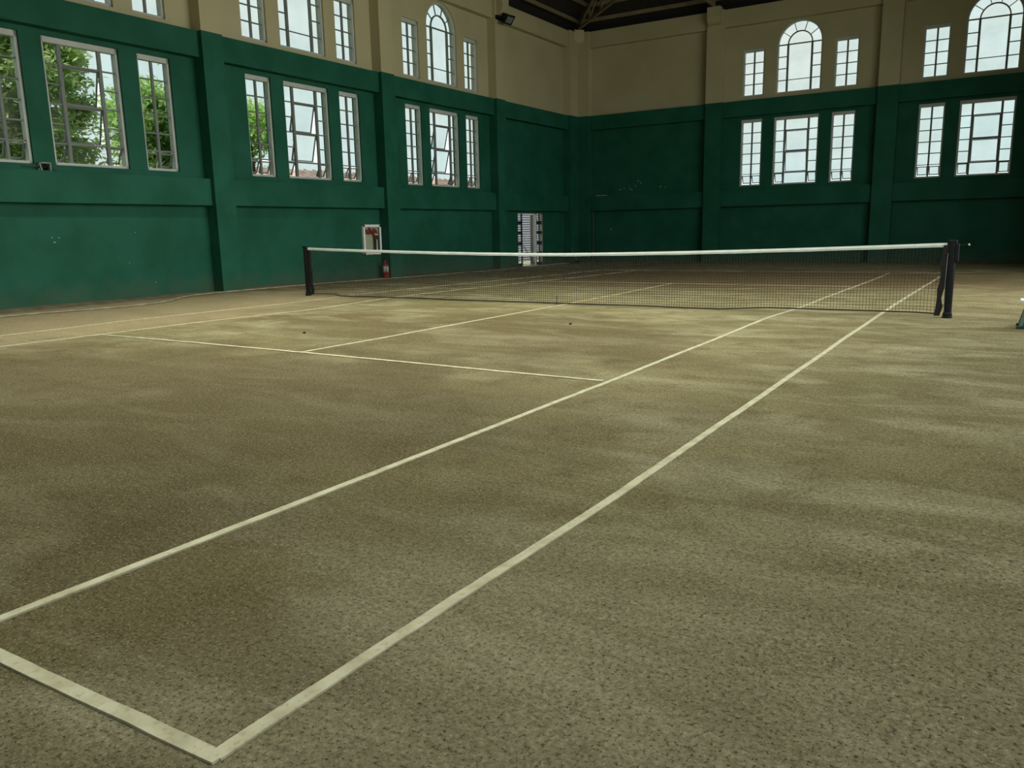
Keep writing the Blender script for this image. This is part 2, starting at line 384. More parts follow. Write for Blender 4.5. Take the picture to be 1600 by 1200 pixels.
tag(walls['far'], 'far end wall, dark green below and cream above, with two bays of windows', 'wall')
tag(walls['near'], 'near end wall behind the photographer, green below and cream above', 'wall')
tag(walls['right'], 'unseen right side wall with tall open bays added for light, green below and cream above', 'wall')

def wall_parts(side, pils, corner0, corner1):
    edges = []
    for (a, c) in pils:
        b = MB(); pil(b, a, c); b.map(MAPS[side]).build('pilaster', wall_mats, walls[side])
        edges.append((a, c))
    edges = sorted(edges+[corner0, corner1])
    for (a, c), (d, e) in zip(edges[:-1], edges[1:]):
        s0, s1 = c, d
        b = MB(); band(b, s0, s1, 2.09, 2.72, 0); b.map(MAPS[side]).build('sill_band', GREEN, walls[side], bevel=.008)
        b = MB(); band(b, s0, s1, 5.47, GZ, 0); b.map(MAPS[side]).build('header_band', GREEN, walls[side])
        b = MB(); b.box((s0, -REC+BD, 8.78), (s1, .02, TOP), 1); b.map(MAPS[side]).build('top_beam', CREAM, walls[side])
wall_parts('left', LP, (-PY, -18.3), (18.25, PY))
wall_parts('far', [(-3.72, -3.06), (2.50, 3.18)], (-PX, -8.82), (8.82, PX))
wall_parts('near', [(-3.4, -2.8), (2.8, 3.4)], (-PX, -8.82), (8.82, PX))
for a, c in ((-18.8, -18.4), (-12.9, -12.2), (-6.6, -5.9), (-.35, .35), (6.15, 6.65), (12.2, 12.9), (18.4, 18.9)):
    b = MB(); pil(b, a, c); b.map(MAPS['right']).build('pilaster', wall_mats, walls['right'])
# corner columns (one square column per corner, with a corbel under the roof truss)
for sx in (-1, 1):
    for sy in (-1, 1):
        b = MB(); b.box((sx*(XL-.0), sy*18.25, -.2), (sx*(PX+.01), sy*PY, GZ), 0); b.box((sx*8.82, sy*YF, -.2), (sx*PX, sy*(PY+.01), GZ), 0)
        b.box((sx*XL, sy*18.25, GZ), (sx*(PX+.01), sy*PY, TOP), 1); b.box((sx*8.82, sy*YF, GZ), (sx*PX, sy*(PY+.01), TOP), 1)
        b.build('corner_column', wall_mats, walls['left' if sx < 0 else 'right'])
def corbel(cx, cy, dx, dy, w, parent, zt=9.50, zb=8.88, out=.30):
    """bracket block with a rounded lower front; (dx,dy) points into the hall"""
    prof = [(0, zt), (out, zt), (out, zt-.34)] + [(out*math.cos(t)*1.0, zt-.34-(zt-.34-zb)*math.sin(t)) for t in [math.pi/2*k/6 for k in range(1, 7)]]
    d = Vector((dx, dy, 0)).normalized(); s = Vector((-d.y, d.x, 0)); b = MB()
    L = [Vector((cx, cy, 0))+d*q[0]+s*w/2+Vector((0, 0, q[1])) for q in prof]; R_ = [v-s*w for v in L]
    b.quad(L); b.quad(R_[::-1])
    for i in range(len(prof)): j = (i+1) % len(prof); b.quad([L[i], L[j], R_[j], R_[i]])
    return b.build('corbel', CREAM, parent)
corbel(-9.38, 19.03, 1, -1, .42, walls['left'], out=.32)
corbel(-3.39, YF+.02, 0, -1, .50, walls['far']); corbel(2.84, YF+.02, 0, -1, .50, walls['far'])
for a, c in LP: corbel(-XL-.02, (a+c)/2, 1, 0, .42, walls['left'])

# ------------------------------------------------------------------ windows (built once per type, then copied)
# local frame: x along the wall, y = depth (+ outwards), z up from the sill; origin = centre of the opening's sill
FD = .11           # frame sits this deep in the opening
def sash(b_f, b_g, x0, x1, z0, z1, ang, fw=.028):
    """top-hung sash tilted outwards by ang"""
    def T(q):
        z = q[2]-z1; y = q[1]
        return (q[0], FD+.02+y*math.cos(ang)-z*math.sin(ang), z1+z*math.cos(ang)+y*math.sin(ang))
    m = MB()
    for a, c in (((x0, 0, z0), (x1, .03, z0+fw)), ((x0, 0, z1-fw), (x1, .03, z1)), ((x0, 0, z0), (x0+fw, .03, z1)), ((x1-fw, 0, z0), (x1, .03, z1))): m.box(a, c)
    m.map(T); k = len(b_f.v); b_f.v += m.v; b_f.f += [tuple(i+k for i in f) for f in m.f]; b_f.mi += m.mi
    g = MB(); g.box((x0+fw, .012, z0+fw), (x1-fw, .018, z1-fw)); g.map(T); k = len(b_g.v); b_g.v += g.v; b_g.f += [tuple(i+k for i in f) for f in g.f]; b_g.mi += g.mi
def win_frame(w, h):
    b = MB(); t = .055
    b.box((-w/2, FD-.06, 0), (w/2, FD+.07, t)); b.box((-w/2, FD-.06, h-.11), (w/2, FD+.07, h))
    b.box((-w/2, FD-.06, 0), (-w/2+t, FD+.07, h)); b.box((w/2-t, FD-.06, 0), (w/2, FD+.07, h)); return b
def add_sash(root, x0, x1, z0, z1, deg):
    f, g = MB(), MB(); sash(f, g, x0, x1, z0, z1, math.radians(deg)); s = f.build('sash', MULL, root); g.build('sash_glass', GLASS, s)
def narrow(rows, h, opens, name='window_proto'):
    w = .82; root = empty(name); win_frame(w, h).build('window_frame', FRAME, root)
    t = .055; ih = h-.11-t; m = MB(); m.box((-.028, FD-.01, t), (.028, FD+.04, h-t))
    zz = [t+ih*k/rows for k in range(rows+1)]
    for z in zz[1:-1]: m.box((-w/2+t, FD, z-.015), (w/2-t, FD+.035, z+.015))
    m.build('glazing_bars', MULL, root)
    g = MB(); z0 = zz[1] if opens else t
    g.box((-w/2+t, FD+.014, z0), (w/2-t, FD+.020, h-t)); g.build('window_glass', GLASS, root)
    if opens:
        for x0, x1 in ((-w/2+t, -.02), (.02, w/2-t)): add_sash(root, x0+.004, x1-.004, t+.015, zz[1]-.05, opens)
    return root
def wide(open_side, open_mid):
    w, h, t = 1.64, 2.5, .055; root = empty('window_proto'); win_frame(w, h).build('window_frame', FRAME, root)
    ih = h-.11-t; zz = [t+ih*k/6 for k in range(7)]; xi = .43; m = MB()
    for s in (-1, 1):
        m.box((s*xi-.034, FD-.02, t), (s*xi+.034, FD+.045, h-t))
        for z in zz[1:-1]: m.box((s*xi, FD, z-.015), (s*(w/2-t), FD+.035, z+.015))
    for z in (zz[1], zz[5]): m.box((-xi, FD-.01, z-.02), (xi, FD+.04, z+.02))
    m.box((-xi, FD-.01, zz[3]-.02), (xi, FD+.04, zz[3]+.02))
    m.build('glazing_bars', MULL, root)
    g = MB()
    for s in (-1, 1):
        z0 = zz[1] if open_side else t
        g.box((s*(xi+.028), FD+.014, z0), (s*(w/2-t), FD+.02, h-t))
    g.box((-xi+.028, FD+.014, zz[5]+.02), (xi-.028, FD+.02, h-t)); g.box((-xi+.028, FD+.014, t), (xi-.028, FD+.02, zz[1]-.02))
    g.build('window_glass', GLASS, root)
    for z0, z1 in ((zz[1]+.02, zz[3]-.02), (zz[3]+.02, zz[5]-.02)): add_sash(root, -xi+.032, xi-.032, z0+.004, z1-.004, open_mid)
    if open_side:
        for x0, x1 in ((-w/2+t, -xi-.028), (xi+.028, w/2-t)): add_sash(root, x0+.004, x1-.004, t+.01, zz[1]-.02, open_side)
    return root
def arched():
    w, sp, t = 1.64, 1.73, .055; r = w/2; root = empty('window_proto'); N = 24
    b = MB(); b.box((-r, FD-.06, 0), (r, FD+.07, t))
    for s in (-1, 1): b.box((s*r, FD-.06, 0), (s*(r-t), FD+.07, sp))
    def ring(b, r0, r1, d0, d1, a0=0, a1=math.pi):
        for k in range(N):
            t0 = a0+(a1-a0)*k/N; t1 = a0+(a1-a0)*(k+1)/N
            P = lambda rr, tt, d: (rr*math.cos(tt), d, sp+rr*math.sin(tt))
            b.quad([P(r0, t0, d0), P(r1, t0, d0), P(r1, t1, d0), P(r0, t1, d0)]); b.quad([P(r0, t0, d1), P(r0, t1, d1), P(r1, t1, d1), P(r1, t0, d1)])
            b.quad([P(r0, t0, d0), P(r0, t1, d0), P(r0, t1, d1), P(r0, t0, d1)]); b.quad([P(r1, t0, d0), P(r1, t0, d1), P(r1, t1, d1), P(r1, t1, d0)])
    ring(b, r-t, r, FD-.06, FD+.07); b.build('window_frame', FRAME, root)
    m = MB(); xi = .43; zz = [t+(sp-t)*k/4 for k in range(5)]
    for s in (-1, 1):
        m.box((s*xi-.034, FD-.02, t), (s*xi+.034, FD+.045, sp))
        for z in zz[1:-1]: m.box((s*xi, FD, z-.015), (s*(r-t), FD+.035, z+.015))
    m.box((-xi, FD, zz[1]-.012), (xi, FD+.035, zz[1]+.012)); m.box((-r+t, FD-.01, sp-.02), (r-t, FD+.04, sp+.02))
    ring(m, xi-.02, xi+.02, FD-.01, FD+.04)
    for k in range(1, 5):
        a = math.pi*k/5; m.bar((math.cos(a)*xi, FD+.015, sp+math.sin(a)*xi), (math.cos(a)*(r-t), FD+.015, sp+math.sin(a)*(r-t)), .022, .035, up=(0, 1, 0))
    m.build('glazing_bars', MULL, root)
    g = MB(); P = [(-r+t*.6, sp), (-r+t*.6, t*.6), (r-t*.6, t*.6), (r-t*.6, sp)]+[((r-t*.6)*math.cos(math.pi*k/N), sp+(r-t*.6)*math.sin(math.pi*k/N)) for k in range(1, N)]
    A = [(x, FD+.014, z) for x, z in P]; B = [(x, FD+.02, z) for x, z in P]; g.quad(A); g.quad(B[::-1])
    for i in range(len(P)): j = (i+1) % len(P); g.quad([A[i], A[j], B[j], B[i]])
    g.build('window_glass', GLASS, root); return root
protos = {'n6': narrow(6, 2.5, 24), 'w6': wide(26, 15), 'n4': narrow(4, 1.73, 0), 'arch': arched(), 'w6b': wide(20, 6)}
used = set(); wcount = [0]
def place_window(kind, wall, s, z, label):
    src = protos[kind]
    if kind in used: o = copy_tree(src)
    else: o = src; used.add(kind)
    wcount[0] += 1; o.name = 'window_%d' % wcount[0]
    if wall == 'left': o.location = (-PX, s, z); o.rotation_euler = (0, 0, math.pi/2)
    elif wall == 'far': o.location = (s, PY, z); o.rotation_euler = (0, 0, 0)
    tag(o, label, 'window', kind='structure')
ordn = {0: 'nearest', 1: 'second', 2: 'third', 3: 'last'}
bays = [('left', -9.03, 'bay outside the frame, left wall'), ('left', -2.75, 'leafy first bay of the left wall'), ('left', 3.53, 'middle bay of the left wall'), ('left', 9.81, 'bay of the left wall nearest the far corner'),
        ('far', -.315, 'first windowed bay of the far wall'), ('far', 5.885, 'right-hand bay of the far wall')]
for wall, c, nm in bays[1:]:
    mid = 'w6b' if wall == 'far' else 'w6'
    place_window('n6', wall, c-1.665, 2.86, 'narrow lower window left of the wide one, '+nm)
    place_window(mid, wall, c, 2.86, 'wide lower window with tilted sashes, '+nm)
    place_window('n6', wall, c+1.665, 2.86, 'narrow lower window right of the wide one, '+nm)
    place_window('n4', wall, c-1.665, 6.20, 'small upper window left of the arch, '+nm)
    place_window('arch', wall, c, 6.20, 'round-headed upper window, '+nm)
    place_window('n4', wall, c+1.665, 6.20, 'small upper window right of the arch, '+nm)

# ------------------------------------------------------------------ doorway in the left wall
DR = empty('door_1', (-PX, 14.42, -.09)); tag(DR, 'doorway with barred side lights in the left wall near the far corner', 'door', kind='structure')
W_ = 2.08; Hh = 2.12
def dpart(name, m, boxes, parent=None):
    b = MB()
    for a, c in boxes: b.box(a, c)
    return b.build(name, m, parent or DR)
# local: x = -depth outward, y along the wall
fr = dpart('door_frame', GREYP, [((-.18, 0, 0), (-.06, .05, Hh)), ((-.18, W_-.05, 0), (-.06, W_, Hh)), ((-.18, 0, Hh-.05), (-.06, W_, Hh))])
DARKB = mat('dark_purple_steel', (.03, .02, .035, 1), (.05, .035, .05, 1), rough=.5)
for nm_y0, y1 in ((.05, .50), (1.60, W_-.05)):
    st = dpart('side_grille', DARKB, [((-.14, nm_y0 if nm_y0 > 1 else y1-.07, 0), (-.10, nm_y0+.05 if nm_y0 > 1 else y1, Hh-.05))] +
               [((-.14, nm_y0, z), (-.10, y1, z+.13)) for z in (.0, .42, .84, 1.26, 1.66)])
lf = dpart('door_leaf', STEEL, [((-.20, 1.26, .02), (-.16, 1.46, Hh-.08))])
dpart('door_leaf_edge', WHITE, [((-.16, 1.44, 0), (-.08, 1.58, Hh-.06))])
# white slatted screen outside the door
scr = empty('slatted_screen', (-12.6, 0, -.12)); tag(scr, 'white horizontal slatted screen seen through the doorway', 'screen')
b = MB()
for k in range(26):
    z = .0+k*.108; b.box((-.045, 13.75, z), (.0, 24.0, z+.065), M=Matrix.Rotation(0, 4, 'X'))
b.build('slats', SIDING, scr)
b = MB(); b.box((-.16, 13.75, 0), (-.13, 24.0, 2.9)); b.build('backing_board', GREYP, scr)
for y in (13.8, 16.2, 18.6, 21.0, 23.9):
    b = MB(); b.box((-.12, y-.04, 0), (-.046, y+.04, 2.9)); b.build('screen_post', SIDING, scr)
# leaning pole in the doorway
b = MB(); b.tube([(-9.72, 14.96, .80-.09), (-9.62, 15.62, -.06)], .014, 8); po = b.build('leaning_pole', BLACK)
tag(po, 'thin black pole leaning in the open doorway', 'pole')
# pale strip put in for the floor's light streak, from door to corner
b = MB(); b.box((-9.64, 15.9, -.13), (-9.40, 18.2, -.085)); o = b.build('light_streak_strip', mat('pinkish_streak', (.34, .26, .20, 1), (.42, .33, .27, 1), rough=.9, scale=8)); tag(o, 'low pinkish strip standing in for the light streak along the wall right of the doorway', 'light streak')

# ------------------------------------------------------------------ roof
SL = .44; EZ = 9.86
def roof_z(d): return EZ+SL*d
root = bpy.data.objects
b = MB(); OX, OY = PX+1.1, PY+1.1; zE = roof_z(XL-OX); RX, RYa = 0.9, 18.95-9.3+.9
zR = roof_z(XL-RX); yr = YF-(XL-RX)
A = [(-OX, -OY, zE), (OX, -OY, zE), (OX, OY, zE), (-OX, OY, zE)]; Rg = [(-RX, -yr, zR), (RX, -yr, zR), (RX, yr, zR), (-RX, yr, zR)]
for i in range(4):
    j = (i+1) % 4; b.quad([A[i], A[j], Rg[j], Rg[i]])
    up = .08; b.quad([(*A[i][:2], A[i][2]+up), (*Rg[i][:2], Rg[i][2]+up), (*Rg[j][:2], Rg[j][2]+up), (*A[j][:2], A[j][2]+up)])
ceiling = b.build('ceiling', ROOFM); tag(ceiling, 'dark underside of the hipped roof above the cream walls', 'ceiling', kind='structure')
b = MB(); b.box((-RX-.05, -yr-.05, zR+.02), (RX+.05, yr+.05, zR+.04)); b.build('added_ridge_sheet', SHEET, ceiling)  # unseen ridge sheet, made up to go with the added light below
# eave boards between wall top and roof, the gap's shade put into their colour
b = MB()
for s in (-1, 1):
    b.box((s*(PX+.02), -PY, TOP-.02), (s*(PX+.10), PY, 9.95)); b.box((-PX, s*(PY+.02), TOP-.02), (PX, s*(PY+.10), 9.95))
b.build('eave_board', SOFF, ceiling)
# purlins: closed rings following the hip
for k in range(11):
    d = .12+.82*k; x, y, z = XL-d, YF-d, roof_z(d)-.11
    if x < RX: break
    b = MB(); P = [(-x, -y, z), (x, -y, z), (x, y, z), (-x, y, z)]
    for i in range(4): b.bar(P[i], P[(i+1) % 4], .06, .14)
    b.build('purlin', TRUSS, ceiling)
def truss(p, dirn, L, zb=9.56, sag=SL, n=8, both=False):
    """half truss from the wall point p going inwards; dirn unit xy; sag = roof rise per metre along dirn"""
    b = MB(); d = Vector((dirn[0], dirn[1], 0)); p0 = Vector((p[0], p[1], 0))
    tz = lambda t: EZ-.18+sag*t
    bz = lambda t: zb
    b.bar(p0+Vector((0, 0, bz(0))), p0+d*L+Vector((0, 0, bz(L))), .09, .10); b.bar(p0+Vector((0, 0, tz(0))), p0+d*L+Vector((0, 0, tz(L))), .09, .10)
    for k in range(n):
        t0, t1 = L*(k)/n, L*(k+1)/n
        b.bar(p0+d*t1+Vector((0, 0, bz(t1))), p0+d*t1+Vector((0, 0, tz(t1))), .06, .06)
        if k < n: b.bar(p0+d*t0+Vector((0, 0, bz(t0) if k % 2 == 0 else bz(t0))), p0+d*t1+Vector((0, 0, tz(t1))), .05, .06)
    return b.build('truss', TRUSS, ceiling)
r2 = math.sqrt(.5)
truss((-9.15, 18.8), (r2, -r2), 12.0, sag=SL*r2, n=9)
truss((-3.39, 18.75), (0, -1), 6.0, sag=SL, n=5); truss((2.84, 18.75), (0, -1), 6.0, sag=SL, n=5)
truss((9.15, 18.8), (-r2, -r2), 12.0, sag=SL*r2, n=9)
for a, c in LP:
    ym = (a+c)/2
    truss((-9.15, ym), (1, 0), 8.3 if abs(ym) < 10 else 5.6, n=6); truss((9.15, ym), (-1, 0), 8.3 if abs(ym) < 10 else 5.6, n=6)

# ------------------------------------------------------------------ court lines
def pix_floor(u, v):
    d = CF+CR*((u-PW/2)/F)+CU*((PH/2-v)/F); z = 0
    for _ in range(6):
        t = (z-CP.z)/d.z; q = CP+d*t; z = fz(q.x, q.y)
    return (q.x, q.y)
def tape(name, pts, w, label, seed=0, m=None):
    P = [Vector((x, y, 0)) for x, y in pts]; rnd = random.Random(seed); b = MB(); samples = []
    for i in range(len(P)-1):
        L = (P[i+1]-P[i]).length; n = max(1, int(L/.12))
        for k in range(n): samples.append(P[i].lerp(P[i+1], k/n))
    samples.append(P[-1]); rows = []
    for i, q in enumerate(samples):
        d = (samples[min(i+1, len(samples)-1)]-samples[max(i-1, 0)]).normalized(); nrm = Vector((-d.y, d.x, 0))
        wa = w/2*(1+.10*mnoise.noise(Vector((i*.3, seed, 0)))+.05*rnd.uniform(-1, 1)); wb_ = w/2*(1+.10*mnoise.noise(Vector((i*.3, seed+9, 0)))+.05*rnd.uniform(-1, 1))
        off = .012*mnoise.noise(Vector((i*.06, seed+4, 0)))
        a = q+nrm*(wa+off); c = q-nrm*(wb_-off); z = fz(q.x, q.y)
        h = .008+.002*mnoise.noise(Vector((i*.5, seed, 3)))
        rows.append([(a.x, a.y, z-.01), (a.x, a.y, z+h), (c.x, c.y, z+h), (c.x, c.y, z-.01)])
    for i in range(len(rows)-1):
        for j in range(3): b.quad([rows[i][j], rows[i][j+1], rows[i+1][j+1], rows[i+1][j]])
    b.quad(rows[0]); b.quad(rows[-1])
    o = b.build(name, m or TAPE); tag(o, label, 'court line'); return o
def inset(p, q, d):
    v = Vector((q[0]-p[0], q[1]-p[1])).normalized(); return (p[0]+v.x*d, p[1]+v.y*d)
cor = pix_floor(336, 1184)
dR = [cor, pix_floor(940, 791), pix_floor(1180, 626), pix_floor(1382, 487), pix_floor(1470, 431.5), (5.46, 11.85)]
tape('doubles_sideline', dR, .05, 'dusty white doubles sideline running from the near corner to the right net post', 1)
sR0 = pix_floor(0, 968); sR1 = pix_floor(430, 801)
back = (sR0[0]+(sR0[0]-sR1[0])*.9, sR0[1]+(sR0[1]-sR1[1])*.9)
sv = pix_floor(950, 596.5)
tape('singles_sideline', [back, sR0, sR1, pix_floor(954, 596), pix_floor(1200, 497), pix_floor(1255, 479), pix_floor(1391, 426)], .048, 'dusty white singles sideline crossing the middle of the floor to the far baseline', 2)
bl = pix_floor(0, 1026)
tape('near_baseline', [(cor[0]+.02, cor[1]), bl, (-5.5, -11.75)], .05, 'broad worn white baseline in the bottom left corner', 3)
sl = pix_floor(155, 523); cs = pix_floor(470, 551)
tape('near_service_line', [inset(sl, cs, .06), pix_floor(300, 535.5), cs, pix_floor(700, 573), inset(sv, cs, .05)], .052, 'white service line in front of the net, on the near side', 4)
cn = pix_floor(872, 478)
tape('near_centre_line', [inset(cs, cn, .03), pix_floor(600, 528), pix_floor(740, 502), cn], .045, 'white centre line from the near service line to the middle of the net', 5)
fc = pix_floor(1050, 443)
tape('far_centre_line', [cn, pix_floor(960, 461), inset(fc, cn, .05)], .032, 'pale centre line beyond the net', 6, FAINT)
tape('far_service_line', [(-4.05, fc[1]), fc, (4.0, fc[1])], .04, 'pale service line beyond the net', 7, FAINT)
fb = pix_floor(1391, 426)
tape('far_baseline', [(-5.4, fb[1]), fb, (5.46, fb[1])], .05, 'pale baseline in front of the far wall', 8, FAINT)
tape('far_side_singles_line', [(-4.13, -12), pix_floor(0, 542), sl, pix_floor(312, 503.5), pix_floor(490, 483.5), (-4.1, 0), (-4.1, fb[1])], .028, 'faint singles sideline on the left side of the court', 9, FAINT)
tape('far_side_doubles_line', [(-5.46, -11.8), pix_floor(78, 516), pix_floor(187.5, 502.5), pix_floor(462, 472.5), (-5.46, 0), (-5.46, fb[1])], .022, 'faintest doubles sideline, nearest the left wall', 10, FAINT)

# ------------------------------------------------------------------ net
XA, XB = -6.40, 6.36
net = empty('tennis_net', (0, 0, 0)); tag(net, 'black tennis net with a white headband stretched across the court', 'net')
def ztop(x):
    t = (x-XA)/(XB-XA); base = 1.075*(1-t)+1.065*t
    return base-.135*(1-abs(2*t-1)**1.6)
def zbot(x):
    if x > 2.9: return fz(0, 0)+.012+.055*min(1, (x-2.9)/.9)*(1 if x < 6.0 else max(.3, 1-(x-6.0)))
    if x < -5.5: return .05
    return .012+.01*(1+mnoise.noise(Vector((x, 2, 0))))
n0, n1 = XA+.13, XB-.13
b = MB(); cs_ = .0455; nv = int((n1-n0)/cs_)
def ybil(x, z): return .015*math.sin(x*1.3)+.03*(1-z)*mnoise.noise(Vector((x*.8, z, 5)))
for i in range(nv+1):
    x = n0+i*(n1-n0)/nv; zt, zb_ = ztop(x)-.05, zbot(x)
    pts = []
    for k in range(4):
        z = zb_+(zt-zb_)*k/3; pts.append((x+.006*mnoise.noise(Vector((x*3, z*3, 1))), ybil(x, z), z))
    for k in range(3): b.bar(pts[k], pts[k+1], .0042, .0042)
rows = 21
for r in range(1, rows):
    m = 60; pr = None
    for k in range(m+1):
        x = n0+(n1-n0)*k/m; zt, zb_ = ztop(x)-.05, zbot(x); z = zb_+(zt-zb_)*r/rows; q = (x, ybil(x, z), z)
        if pr: b.bar(pr, q, .0042, .0045 if r == 17 else .0042)
        pr = q
b.build('net_mesh', CORD, net)
b = MB(); m = 80; prev = None
for k in range(m+1):
    x = XA+.07+(XB-XA-.14)*k/m; zt = ztop(x); y = ybil(x, 1)
    ring = [(x, y-.010, zt-.058+.002*math.sin(k)), (x, y-.013, zt-.03), (x, y-.004, zt), (x, y+.004, zt), (x, y+.013, zt-.03), (x, y+.010, zt-.058)]
    if prev:
        for j in range(6): b.quad([prev[j], prev[(j+1) % 6], ring[(j+1) % 6], ring[j]])
    else: b.quad(ring)
    prev = ring
b.quad(prev); b.build('headband', BAND, net)
b = MB(); pts = []
for k in range(91):
    x = n0+(n1-n0)*k/90; pts.append((x, ybil(x, 0), zbot(x)))
b.tube(pts, .011, 6); b.build('bottom_cord', CORD, net)
for s, xx in ((-1, n0), (1, n1)):
    b = MB(); prof = []
    for k in range(9):
        t = k/8; z = .03+(1.03-.03)*t; w = .075 if s > 0 else .07
        xo = xx+s*.045-(.05*(1-t)**2 if s > 0 else -.03*(1-t))+.012*math.sin(k*1.9)
        prof.append((xo, z, w*(1+.25*math.sin(k*2.3))))
    for k in range(8):
        (x0, z0, w0), (x1, z1, w1) = prof[k], prof[k+1]; y = .018
        P0 = [(x0-w0/2, -y, z0), (x0+w0/2, -y, z0), (x0+w0/2, y, z0), (x0-w0/2, y, z0)]; P1 = [(x1-w1/2, -y, z1), (x1+w1/2, -y, z1), (x1+w1/2, y, z1), (x1-w1/2, y, z1)]
        for j in range(4): b.quad([P0[j], P0[(j+1) % 4], P1[(j+1) % 4], P1[j]])
        if k == 0: b.quad(P0)
        if k == 7: b.quad(P1)
    b.build('side_band', SIDEB, net)
for s, xx in ((-1, XA+.09), (1, XB-.09)):     # lacing between side band and post
    for z in (.18, .42, .66, .9):
        b = MB(); b.tube([(xx-s*.03, 0, z), (xx+s*.02, -.03, z+.01), (xx+s*.035, 0, z)], .005, 5); b.build('lacing', CORD, net)
b = MB(); b.tube([(.0, -.02, .0), (.006, -.03, .03), (-.006, -.012, .06), (0, -.02, .16)], .006, 6); b.build('centre_tie', CORD, net)

def net_post(x, label, crank):
    p = empty('net_post', (x, .0, 0)); tag(p, label, 'net post', group='net posts')
    b = MB(); b.lathe((0, 0, -.02), [(.062, 0), (.062, .09), (.052, .10), (.052, 1.09), (.046, 1.10)], 20); b.build('post_tube', BLACK, p, smooth=False)
    b = MB(); b.lathe((0, 0, -.02), [(.070, 0), (.070, .035), (.063, .04)], 20); b.build('ground_sleeve', BLACK, p)
    b = MB(); b.box((-.055, -.05, 1.06), (.055, .05, 1.10)); b.build('post_cap', BLACK, p, bevel=.008)
    if crank:
        b = MB(); b.box((.04, -.045, .80), (.085, .045, 1.05)); b.build('winder_box', BLACK, p, bevel=.008)
        b = MB(); b.tube([(.08, 0, 1.03), (.15, 0, 1.03), (.155, 0, 1.05), (.20, 0, 1.04)], .007, 8); b.build('crank_arm', BLACK, p)
        b = MB(); b.tube([(.20, -.01, 1.04), (.205, -.05, 1.035)], .012, 8); b.build('crank_handle', WHITE, p)
        b = MB(); b.tube([(-.045, -.045, .09), (-.055, -.05, .5), (-.05, -.045, .92)], .004, 6); b.build('tension_cable', STEEL, p)
    else:
        b = MB(); b.tube([(.05, -.04, .1), (.06, -.045, .6), (.055, -.04, 1.0)], .004, 6); b.build('tension_cable', BLACK, p)
    return p
net_post(6.36, 'black steel net post with a crank, at the right end of the net', True)
net_post(-6.42, 'black steel net post at the left end of the net, before the green wall', False)

# ------------------------------------------------------------------ fire hose cabinet and extinguisher
cab = empty('fire_hose_cabinet', (-PX, 5.81, 1.16)); tag(cab, 'white framed fire hose cabinet with a red hose behind glass on the left wall', 'cabinet')
w2, h2 = .40, .45
b = MB(); b.box((.0, -w2, -h2), (.02, w2, h2)); b.build('back_panel', mat('cabinet_inside', (.46, .45, .36, 1), (.5, .5, .4, 1), rough=.6), cab)
b = MB(); f = .075
for a, c in (((0, -w2, -h2), (.17, w2, -h2+.02)), ((0, -w2, h2-.02), (.17, w2, h2)), ((0, -w2, -h2), (.17, -w2+.02, h2)), ((0, w2-.02, -h2), (.17, w2, h2))): b.box(a, c)
b.build('cabinet_box', WHITE, cab)
dd = MB()
for a, c in (((.17, -w2, -h2), (.195, w2, -h2+f)), ((.17, -w2, h2-f), (.195, w2, h2)), ((.17, -w2, -h2), (.195, -w2+f, h2)), ((.17, w2-f, -h2), (.195, w2, h2))): dd.box(a, c)
door = dd.build('cabinet_door', WHITE, cab, bevel=.004)
b = MB(); b.box((.178, -w2+f, -h2+f), (.184, w2-f, h2-f)); b.build('door_glass', CLEAR, door)
b = MB()
for k in range(9):
    z = .34-.022*(k % 3); y0 = -.30+.066*k
    b.tube([(.03, y0, z), (.11, y0+.02, z-.10), (.03, y0+.05, z-.19)], .024, 8)
b.tube([(.12, -.10, .35), (.13, .02, .24), (.13, .12, .14), (.12, .18, .02)], .022, 8)
b.build('folded_hose', REDH, cab)
b = MB()
for k in range(8): b.tube([(.05, -.30+.045*k, .16), (.09, -.295+.045*k, -.1), (.05, -.30+.045*k, -.36)], .024, 8)
b.build('hanging_hose', mat('canvas_hose', (.42, .42, .30, 1), (.55, .54, .4, 1), rough=.9, scale=14), cab)
b = MB(); b.box((.02, .08, -.36), (.05, .32, .12)); b.build('valve_plate', mat('dark_bronze', (.03, .03, .02, 1), (.06, .05, .035, 1), rough=.5), cab)
b = MB(); b.tube([(.09, .23, -.34), (.09, .23, .0)], [.035, .022], 12); b.tube([(.09, .12, .16), (.1, .28, .15)], .03, 10); b.build('hose_nozzle', PLATE, cab)
cab.scale = (.4, 1, 1)

ex = empty('fire_extinguisher', (-9.40, 6.13, 0)); tag(ex, 'red fire extinguisher with a white label standing at the foot of the left wall pilaster', 'extinguisher')
b = MB(); b.lathe((0, 0, 0), [(.075, 0), (.085, .015), (.085, .37), (.078, .42), (.05, .455), (.028, .47)], 24); b.build('cylinder', RED, ex, smooth=True)
b = MB(); b.lathe((0, 0, 0), [(.087, .16), (.0875, .34), (.087, .341)], 24); lab = b.build('label', PLATE, ex, smooth=True)
b = MB(); b.lathe((0, 0, .47), [(.022, 0), (.022, .05)], 12); b.build('valve', STEEL, ex)
b = MB(); b.box((-.012, -.05, .505), (.012, .09, .518)); b.box((-.012, -.02, .53), (.012, .10, .54)); b.build('handle', BLACK, ex, bevel=.003)
b = MB(); b.tube([(.02, 0, .49), (.09, -.03, .47), (.11, -.05, .36), (.095, -.06, .2), (.09, -.06, .1)], .010, 8); b.build('hose', BLACK, ex)

